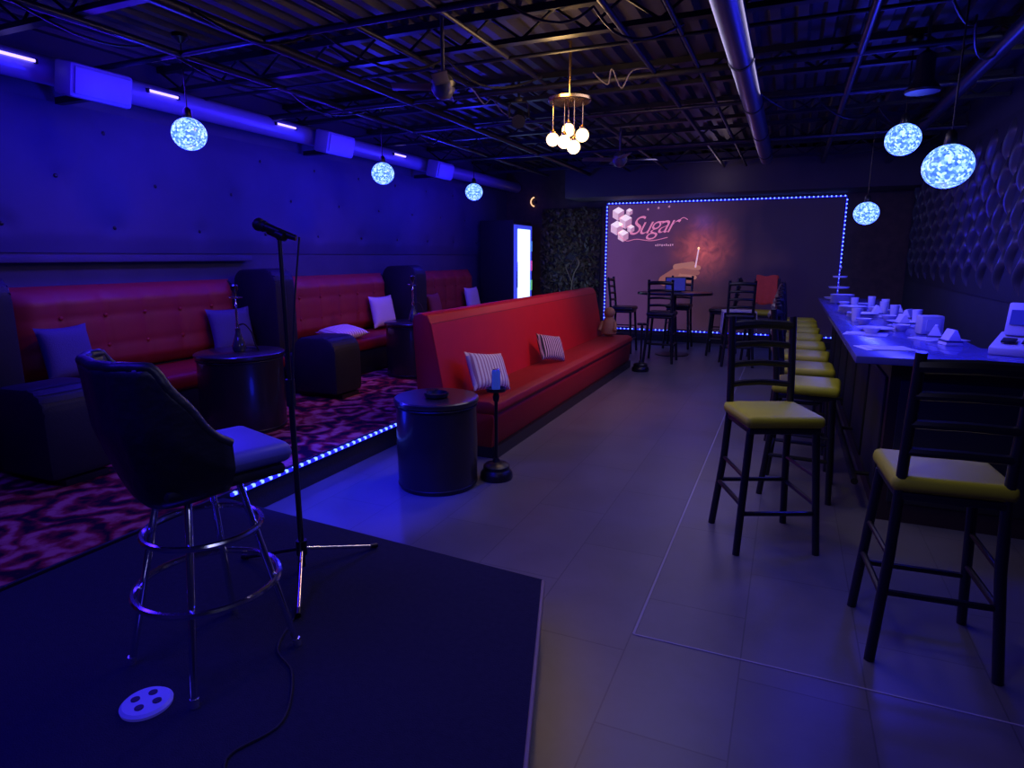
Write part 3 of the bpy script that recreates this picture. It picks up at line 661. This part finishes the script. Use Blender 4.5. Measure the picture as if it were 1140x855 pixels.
# plates
def plate_mb():
    return MB().lathe([(.06, 0), (.07, .004), (.13, .016), (.135, .02), (.125, .02), (.07, .008), (.01, .007)], seg=36)
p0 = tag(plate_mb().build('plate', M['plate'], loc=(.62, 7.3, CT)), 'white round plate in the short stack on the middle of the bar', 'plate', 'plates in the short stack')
for i in range(1, 6): dup(p0, (.62, 7.3, CT + i * .012))
for i in range(9): dup(p0, (.62, 8.8, CT + i * .012), label='white round plate in the tall stack on the far end of the bar', group='plates in the tall stack')
dup(p0, (.66, 5.72, CT + .002), label='single white plate lying on the bar among papers', group='single plates')
dup(p0, (.95, 6.4, CT + .002), label='single white plate near the inner edge of the bar', group='single plates')
for i in range(4): dup(p0, (.66, 6.75, CT + i * .012), label='white round plate in the lowest stack on the bar', group='plates in the lowest stack')
# tiered stand of cups at far end
t = thing('tiered_stand', 'white tiered serving stand at the far end of the bar', 'serving stand', (.62, 9.5, CT))
for k, r in enumerate((.17, .13, .09)): MB().lathe([(r * .9, 0), (r, .02), (r * .95, .02), (.01, .008)], (0, 0, .02 + k * .14), 28).build('tier', M['plate'], t)
MB().cyl((0, 0, 0), (0, 0, .42), .01).ball((0, 0, .43), .02).build('centre_rod', M['chrome'], t)
g0 = thing('drinking_cup', 'small white cup standing on the bar, first of the row', 'cup', (.95, 7.0, CT), 0, 'cups on the bar')
MB().lathe([(.028, 0), (.033, .01), (.04, .12), (.037, .12), (.03, .015), (.01, .012)], seg=24).build('cup_body', M['plate'], g0)
for i, (x, y) in enumerate(((.92, 7.5), (.98, 7.9), (.9, 8.4), (.7, 8.1), (1.05, 6.45), (.58, 6.45))):
    dup(g0, (x, y, CT), label='small white cup standing on the bar, %s of the row' % ordn[i + 1])
# folded napkins and bowls along the bar
nk = thing('folded_napkin', 'white tent-folded napkin on the bar, nearest of the row along its inner edge', 'napkin', (1.02, 4.98, CT), .2, 'folded napkins on the bar')
MB().prism([(-.055, 0), (.055, 0), (.008, .1), (-.008, .1)], -.06, .06, 'y', .002).build('napkin_tent', M['paper'], nk)
MB().box((0, 0, .025), (.1, .125, .012), .002).build('napkin_band', M['pblue'], nk)
for i, (x, y) in enumerate(((.98, 5.25), (1.04, 6.0), (.9, 6.15), (1.03, 6.75), (.82, 7.15), (1.03, 7.3))):
    dup(nk, (x, y, CT), random.uniform(-.6, .6), 'white tent-folded napkin on the bar, %s of the row along its inner edge' % ordn[i + 1])
bw = thing('small_bowl', 'small white bowl on the bar, nearest to the stage', 'bowl', (.6, 5.42, CT), 0, 'small bowls on the bar')
MB().lathe([(.03, 0), (.035, .005), (.065, .05), (.06, .05), (.03, .01), (.01, .009)], seg=28).build('bowl_body', M['plate'], bw)
for i, (x, y) in enumerate(((.84, 5.75), (.62, 6.2), (.86, 6.62), (.6, 7.75), (.85, 7.7), (.62, 8.4))):
    dup(bw, (x, y, CT), label='small white bowl on the bar, %s from the stage' % ordn[i + 1])
# napkin holder
t = thing('napkin_dispenser', 'white napkin dispenser on the bar behind the papers', 'dispenser', (1.0, 5.6, CT), .3)
MB().box((0, 0, .07), (.16, .1, .14), .012).build('dispenser_body', M['white_plastic'], t)
MB().box((0, -.052, .07), (.1, .01, .09)).build('napkins', M['paper'], t)
# register at near corner
t = thing('card_terminal', 'white counter register with a small dim screen at the near corner of the bar', 'register', (1.3, 4.62, CT), R(-25))
MB().prism([(-.14, 0), (.14, 0), (.14, .12), (-.14, .05)], -.13, .13, 'x', .01).build('terminal_base', M['white_plastic'], t)
MB().box((0, .08, .2), (.2, .05, .2), .012, rot=(R(-15), 0, 0)).build('terminal_screen_case', M['white_plastic'], t)
MB().box((0, .051, .215), (.16, .006, .09), rot=(R(-15), 0, 0)).build('screen', M['screen'], t)
MB().box((.05, .1, .3), (.07, .01, .14), .003, rot=(R(-8), 0, 0)).build('receipt', M['paper'], t)
for k in range(2): MB().box((-.05 + k * .1, -.06, .085), (.07, .07, .012), .003, rot=(R(14), 0, 0)).build('keypad', M['steel'], t)

# ---------------------------------------------------------------- ladder-back bar stools
def make_stool(loc, rz, label, group):
    t = thing('bar_stool', label, 'bar stool', loc, rz, group)
    SH = .73
    for sx in (-1, 1):
        MB().cyl((sx * .225, .21, 0), (sx * .18, .17, SH - .02), .020, .021, 12).build('leg', M['black'], t)
        MB().tube([(sx * .225, -.23, 0), (sx * .19, -.19, .45), (sx * .18, -.175, SH), (sx * .18, -.19, SH + .2), (sx * .18, -.235, 1.3)], .021, 10).build('rear_leg', M['black'], t)
    MB().box((0, 0, SH - .015), (.39, .39, .035), .008).build('seat_frame', M['black'], t)
    MB().box((0, .005, SH + .035), (.43, .42, .07), .03, seg=3).build('seat_cushion', M['yellow'], t)
    def stretch(a, b, r=.014): MB().cyl(a, b, r, seg=8).build('stretcher', M['black'], t)
    stretch((-.21, .197, .24), (.21, .197, .24)); stretch((-.2, -.2, .3), (.2, -.2, .3))
    for sx in (-1, 1):
        stretch((sx * .207, .195, .29), (sx * .205, -.205, .29)); stretch((sx * .2, .185, .45), (sx * .19, -.19, .45), .011)
    for k in range(4):
        z = .90 + k * .115; y = -.19 - (z - .93) * .13
        MB().tube([(-.18, y, z), (-.1, y - .022, z + .006), (0, y - .03, z + .01), (.1, y - .022, z + .006), (.18, y, z)], .019 if k < 3 else .028, 8).build('back_slat', M['black'], t)
    return t
GS = 'black bar stools with yellow seats'
s1 = make_stool((-.03, 3.8, 0), R(-156.5), 'black ladder-back bar stool turned toward the stage, standing out in the aisle', GS)
dup(s1, (.64, 2.99, 0), R(4), 'black ladder-back bar stool at the near end of the bar, back to the camera', GS)
for i, y in enumerate((4.78, 5.5, 6.2, 6.9, 7.6, 8.3, 9.0, 9.65)):
    dup(s1, (.17, y, 0), R(-90 + random.uniform(-5, 5)), 'black ladder-back bar stool tucked along the bar side, %s in that row' % ordn[i], GS)
# far high table
t = thing('high_table', 'dark high table near the mural carrying a tablet', 'table', (-1.75, 10.9, 0))
MB().prism([(.62 * math.cos(R(a)), .45 * math.sin(R(a))) for a in range(0, 360, 12)], 1.02, 1.06, bev=.008).build('table_top', M['black'], t)
MB().cyl((0, 0, .02), (0, 0, 1.02), .035).build('column', M['black'], t)
MB().lathe([(.28, 0), (.28, .015), (.05, .04)], seg=32).build('base', M['black'], t)
t = thing('tablet', 'blue-lit tablet standing upright on the high table by the mural', 'tablet', (-1.75, 10.95, 1.06), R(10))
MB().box((0, 0, .13), (.34, .012, .24), .005, rot=(R(-12), 0, 0)).build('tablet_body', M['black'], t)
MB().box((0, -.008, .13), (.31, .004, .21), rot=(R(-12), 0, 0)).build('screen', M['screen'], t)
MB().box((0, .05, .01), (.2, .14, .014), .004).build('tablet_foot', M['black'], t)
for loc, rz, lb in (((-2.62, 10.9, 0), -90, 'dark bar stool left of the high table by the mural'),
                    ((-1.8, 10.1, 0), 0, 'dark bar stool on the near side of the high table by the mural'),
                    ((-.98, 11.2, 0), 90, 'dark bar stool right of the high table by the mural'),
                    ((-1.8, 11.8, 0), 180, 'dark bar stool behind the high table by the mural'),
                    ((-.66, 10.2, 0), 10, 'dark bar stool with a white cloth near the mural'),
                    ((-.36, 10.9, 0), 170, 'dark bar stool with a red jacket over its back near the mural')):
    s_ = dup(s1, loc, R(rz), lb, 'dark stools near the mural')
    for c_ in s_.children:
        if c_.name.startswith('seat_cushion') and 'jacket' not in lb:
            c_.data = c_.data.copy(); c_.data.materials[0] = M['leather']
def drape(loc, rz, w, drop, m, name, label, cat, zt, half=.045):
    def fn(u, v):
        s = (v - .5) * 2 * drop
        z = zt - max(0, abs(s) - half) * (1 if s > 0 else .8); yy = math.copysign(min(abs(s), half), s) + math.copysign(.05 * math.sin(u * 9 + 1) * max(0, abs(s) - half), s)
        return ((u - .5) * w * (1 + .3 * abs(s) - .25 * (abs(s) > drop * .8)), yy, z + .012 * math.sin(u * 8) - .05 * abs(u - .5) * abs(s))
    t = MB().grid(fn, 24, 24).build(name, M[m], loc=loc, rot=(0, 0, rz), sharp=80)
    md = t.modifiers.new('thick', 'SOLIDIFY'); md.thickness = .012
    tag(t, label, cat)
drape((-.32, 11.13, 0), R(170), .32, .5, 'redcloth', 'jacket', 'red jacket draped over a stool back near the mural', 'jacket', 1.345)
drape((-.66, 10.2, 0), R(100), .34, .58, 'pwhite', 'cloth', 'white cloth hanging over a stool seat near the mural', 'cloth', .835, .24)

# ---------------------------------------------------------------- cooler and sconce
t = thing('glass_door_cooler', 'tall black drinks cooler with bright white-blue lit front', 'cooler', (-5.15, 11.55, PZ))
MB().box((0, 0, 1.06), (.7, .9, 2.1), .012).build('cabinet', M['blackmatte'], t)
dr = MB().box((.36, 0, 1.08), (.03, .86, 1.9), .006).build('door', M['fridgeglass'], t)
MB().box((.38, 0, 1.08), (.02, .6, 1.75), .004).build('lit_pane', M['fridgelight'], dr)
MB().box((.39, -.36, 1.1), (.03, .03, .5), .008).build('door_handle', M['chrome'], dr)
for k, c in enumerate(((.8, .1, .3), (.2, .8, .3), (.8, .1, .5), (.1, .3, .9))):
    MB().box((.395, .36, .5 + k * .38), (.012, .07, .2), .003).build('label_sticker', mat('sticker_%d' % k, c, .5, em=c, es=.5), dr)
t = thing('wall_sconce', 'small warm crescent wall light above the cooler', 'wall lamp', (-4.92, 12.5, 2.75))
MB().tube([(.09 * math.cos(R(a)), 0, .09 * math.sin(R(a))) for a in range(100, 261, 16)], .013).build('crescent', M['amber'], t)
MB().box((-.02, .06, 0), (.06, .07, .06), .01).build('mount', M['steel'], t)

# ---------------------------------------------------------------- swivel stool on stage
ST = .2
cs = thing('swivel_bar_stool', 'black bucket-seat swivel stool on chrome legs standing on the stage', 'bar stool', (-1.84, 1.48, ST + .001), R(-10))
for a in (45, 135, 225, 315):
    ca, sa = math.cos(R(a)), math.sin(R(a))
    lg = MB().tube([(.285 * ca, .285 * sa, .01), (.13 * ca, .13 * sa, .67), (.09 * ca, .09 * sa, .69)], .0125, 12).build('leg', M['chrome'], cs)
    MB().cyl((.287 * ca, .287 * sa, 0), (.283 * ca, .283 * sa, .03), .015, seg=12).build('foot_cap', M['silver'], lg)
MB().ring((0, 0, .3), .238, .0125, 56).build('lower_ring', M['chrome'], cs)
MB().ring((0, 0, .51), .192, .011, 56).build('upper_ring', M['chrome'], cs)
MB().cyl((0, 0, .67), (0, 0, .71), .09).build('swivel_plate', M['black'], cs)
sc_ = R(-8)      # how far the seat is swivelled to the right
MB().box((0, .05, .765), (.39, .43, .075), .036, seg=3).build('seat_cushion', M['bluecush'], cs, rot=(0, 0, sc_))
MB().box((0, .03, .71), (.38, .40, .04), .015).build('seat_pan', M['leather'], cs, rot=(0, 0, sc_))
def shell(off):
    def fn(u, v):
        a = R(-90 + (u - .5) * 2 * 92); k = abs(u - .5) * 2
        top = 1.13 - .27 * max(0, (k - .56) / .44) ** 1.2; bot = .64 + .04 * k
        z = bot + (top - bot) * v
        r = (.175 + .08 * min(1, v * 1.8) ** .6) + off
        ca, sa = math.cos(a), math.sin(a)
        x_ = r * 1.03 * math.copysign(abs(ca) ** .66, ca); y_ = r * math.copysign(abs(sa) ** .75, sa)
        return (x_, y_ - .04 * v * (1 - k * .8) + .004 * math.sin(18 * a) * v, z)
    return fn
mb = MB(); mb.grid(shell(0), 60, 18); mb.grid(shell(-.03), 60, 18, flip=True)
o = mb.build('bucket_back', M['leather'], cs, rot=(0, 0, sc_), sharp=70)
bm = bmesh.new(); bm.from_mesh(o.data); ed = [e for e in bm.edges if e.is_boundary]
try: bmesh.ops.bridge_loops(bm, edges=ed)
except Exception as ex: print('bridge', ex)
bm.to_mesh(o.data); bm.free()
ptsr = [shell(-.015)(i / 60, 1) for i in range(61)]
MB().tube(ptsr, .018, 10).build('rim_piping', M['leather'], cs, rot=(0, 0, sc_))

# ---------------------------------------------------------------- microphone
ms = thing('microphone_stand', 'tall black tripod microphone stand on the stage', 'microphone stand', (-1.98, 2.1, ST))
for dx, dy in ((.16, .33), (.24, -.3), (-.34, -.02)):
    lg = MB().cyl((0, 0, .12), (dx, dy, .014), .009, seg=10).build('leg', M['steel'] if dx < 0 else M['chrome'], ms)
    MB().cyl((dx * .95, dy * .95, .019), (dx * 1.05, dy * 1.05, .014), .0125, seg=10).build('rubber_foot', M['black'], lg)
MB().cyl((0, 0, .09), (0, 0, .16), .025).build('hub', M['black'], ms)
MB().cyl((0, 0, .03), (0, 0, .85), .013).build('lower_tube', M['black'], ms)
MB().cyl((0, 0, .8), (0, 0, .92), .02).build('clutch', M['steel'], ms)
MB().cyl((0, 0, .85), (0, 0, 1.53), .009).build('upper_tube', M['black'], ms)
MB().ball((0, 0, 1.53), .016).cyl((.03, 0, 1.53), (-.05, 0, 1.56), .02, .022).build('clip', M['black'], ms)
mc = thing('microphone', 'black handheld microphone held in the stand', 'microphone', (-1.98, 2.1, ST + 1.555), R(23))
MB().cyl((.07, 0, -.03), (-.06, 0, .018), .012, .02, 20).build('handle', M['black'], mc)
MB().ball((-.082, 0, .026), .028, seg=20).build('grille_head', M['steel'], mc)
MB().cyl((-.056, 0, .0165), (-.068, 0, .021), .024).build('collar_ring', M['steel'], mc)
cp = [(-1.9, 2.13, 1.73), (-1.93, 2.1, 1.4), (-1.955, 2.085, 1.0), (-1.955, 2.08, .5), (-1.9, 1.98, .23), (-1.78, 1.86, .207), (-1.66, 1.6, .207), (-1.5, 1.5, .207), (-1.36, 1.3, .207), (-1.4, 1.12, .207), (-1.22, 1.02, .207), (-1.1, 1.12, .207), (-1.02, .95, .207)]
c0 = Vector((-1.9, 2.13, ST)); tag(MB().tube([p - c0 for p in smooth(cp)], .004, 6).build('microphone_cable', M['blackmatte'], loc=c0), 'thin black microphone cable hanging down the stand and curling over the stage', 'cable')
t = thing('floor_disc', 'round white disc with dark holes lying on the stage by the swivel stool', 'floor light', (-1.83, 1.19, ST))
MB().lathe([(.077, 0), (.079, .010), (.07, .018), (.01, .020)], seg=40).build('disc_body', mat('pale_disc', (.22, .22, .65), .4, em=(.08, .06, .8), es=.16), t)  # disc colour includes a faint glow
for a in (20, 110, 200, 290): MB().cyl((.037 * math.cos(R(a)), .037 * math.sin(R(a)), .016), (.037 * math.cos(R(a)), .037 * math.sin(R(a)), .0215), .014, seg=16).build('disc_hole', M['black'], t)

# ---------------------------------------------------------------- lights
def area(loc, rot, sx, sy, col, e):
    l = bpy.data.lights.new('area', 'AREA'); l.shape = 'RECTANGLE'; l.size = sx; l.size_y = sy; l.color = col; l.energy = e
    o = bpy.data.objects.new('area', l); C.objects.link(o); o.location = loc; o.rotation_euler = rot; return o
def spotl(loc, tgt, col, e, ang, blend=.8, r=.1):
    l = bpy.data.lights.new('spot', 'SPOT'); l.color = col; l.energy = e; l.spot_size = R(ang); l.spot_blend = blend; l.shadow_soft_size = r
    o = bpy.data.objects.new('spot', l); C.objects.link(o); o.location = loc
    o.rotation_euler = (Vector(tgt) - Vector(loc)).to_track_quat('-Z', 'Y').to_euler(); return o
BL = (.045, .01, 1)
area((-4.6, 4.2, 2.9), (0, R(62), 0), .3, 6.0, BL, 36)      # tubes washing the upper left wall
area((-4.6, 9.2, 2.9), (0, R(62), 0), .3, 4, BL, 16)
area((-4.7, 4.2, 2.95), (0, R(-40), 0), .3, 5.0, BL, 50)
area((-2.1, .2, 3.05), (R(4), R(-10), 0), 2.2, .8, (.03, .01, 1), 60)
area((-.7, 4.4, 3.0), (0, 0, 0), .8, 3.4, (.50, .43, .74), 34)
area((-1.0, 9.0, 2.9), (0, 0, 0), 1.5, 2.4, (.44, .36, .80), 20)
spotl((-2.3, 2.0, 3.0), (-2.75, 3.5, 0), (.01, .015, 1), 950, 36, .9)          # added spot for the blue pool between stage and platform
spotl((-.6, 7.2, 3.0), (-2.5, 6.9, .6), (1, .35, .3), 140, 75, 1)             # added warm wash on the sofa, no fitting there
spotl((-.5, 3.4, 3.0), (.1, 4.4, .7), (.9, .85, .4), 56, 50, 1)  # this and next two: spots added to lift the yellow seats
spotl((-.4, 6.0, 3.0), (.2, 7.4, .7), (.9, .85, .4), 85, 80, 1)
spotl((-.2, 1.6, 3.0), (.64, 3.1, .7), (.9, .85, .4), 16, 40, 1)
spotl((-3.4, 3.8, 3.0), (-5.3, 3.9, 1.0), (1, .25, .12), 24, 75, 1)  # warm spots added without fittings to bring out the red booth backs
spotl((-3.4, 6.6, 3.0), (-5.3, 6.7, 1.0), (1, .25, .12), 24, 75, 1)
spotl((-3.4, 9.4, 3.0), (-5.3, 9.4, 1.0), (1, .25, .12), 14, 75, 1)
spotl((-3.6, 10.2, 2.9), (-4.1, 12.6, 1.5), (1, .7, .45), 12, 60, 1)  # added warm spot to brighten the end wall and hedge panel
spotl((-1.0, 8.6, 2.9), (-2.4, 9.25, .6), (1, .7, .45), 16, 18, .6)
area((.8, 7.0, 2.0), (0, 0, 0), .3, 5.0, (.05, .05, 1), 26)
spotl((1.3, 4.6, 2.9), (1.8, 9.5, 2.1), (.5, .5, .9), 50, 60, 1)  # added spot, no fitting there, to bring out the wall relief
plight((-1.6, 12.2, 2.3), (.1, .1, 1), 4)
plight((-1.2, 11.2, 2.9), (.7, .5, .6), 2.5)
plight((-3.0, 3.4, .45), (.01, .02, 1), 4)
area((-.5, 1.0, 1.9), (0, R(62), 0), .25, .9, (.45, .45, 1), 2.2)               # added side light, no lamp there, for highlights on the chrome
w = bpy.data.worlds.new('world'); bpy.context.scene.world = w; w.use_nodes = True
w.node_tree.nodes['Background'].inputs[0].default_value = (.02, .02, .3, 1); w.node_tree.nodes['Background'].inputs[1].default_value = .05
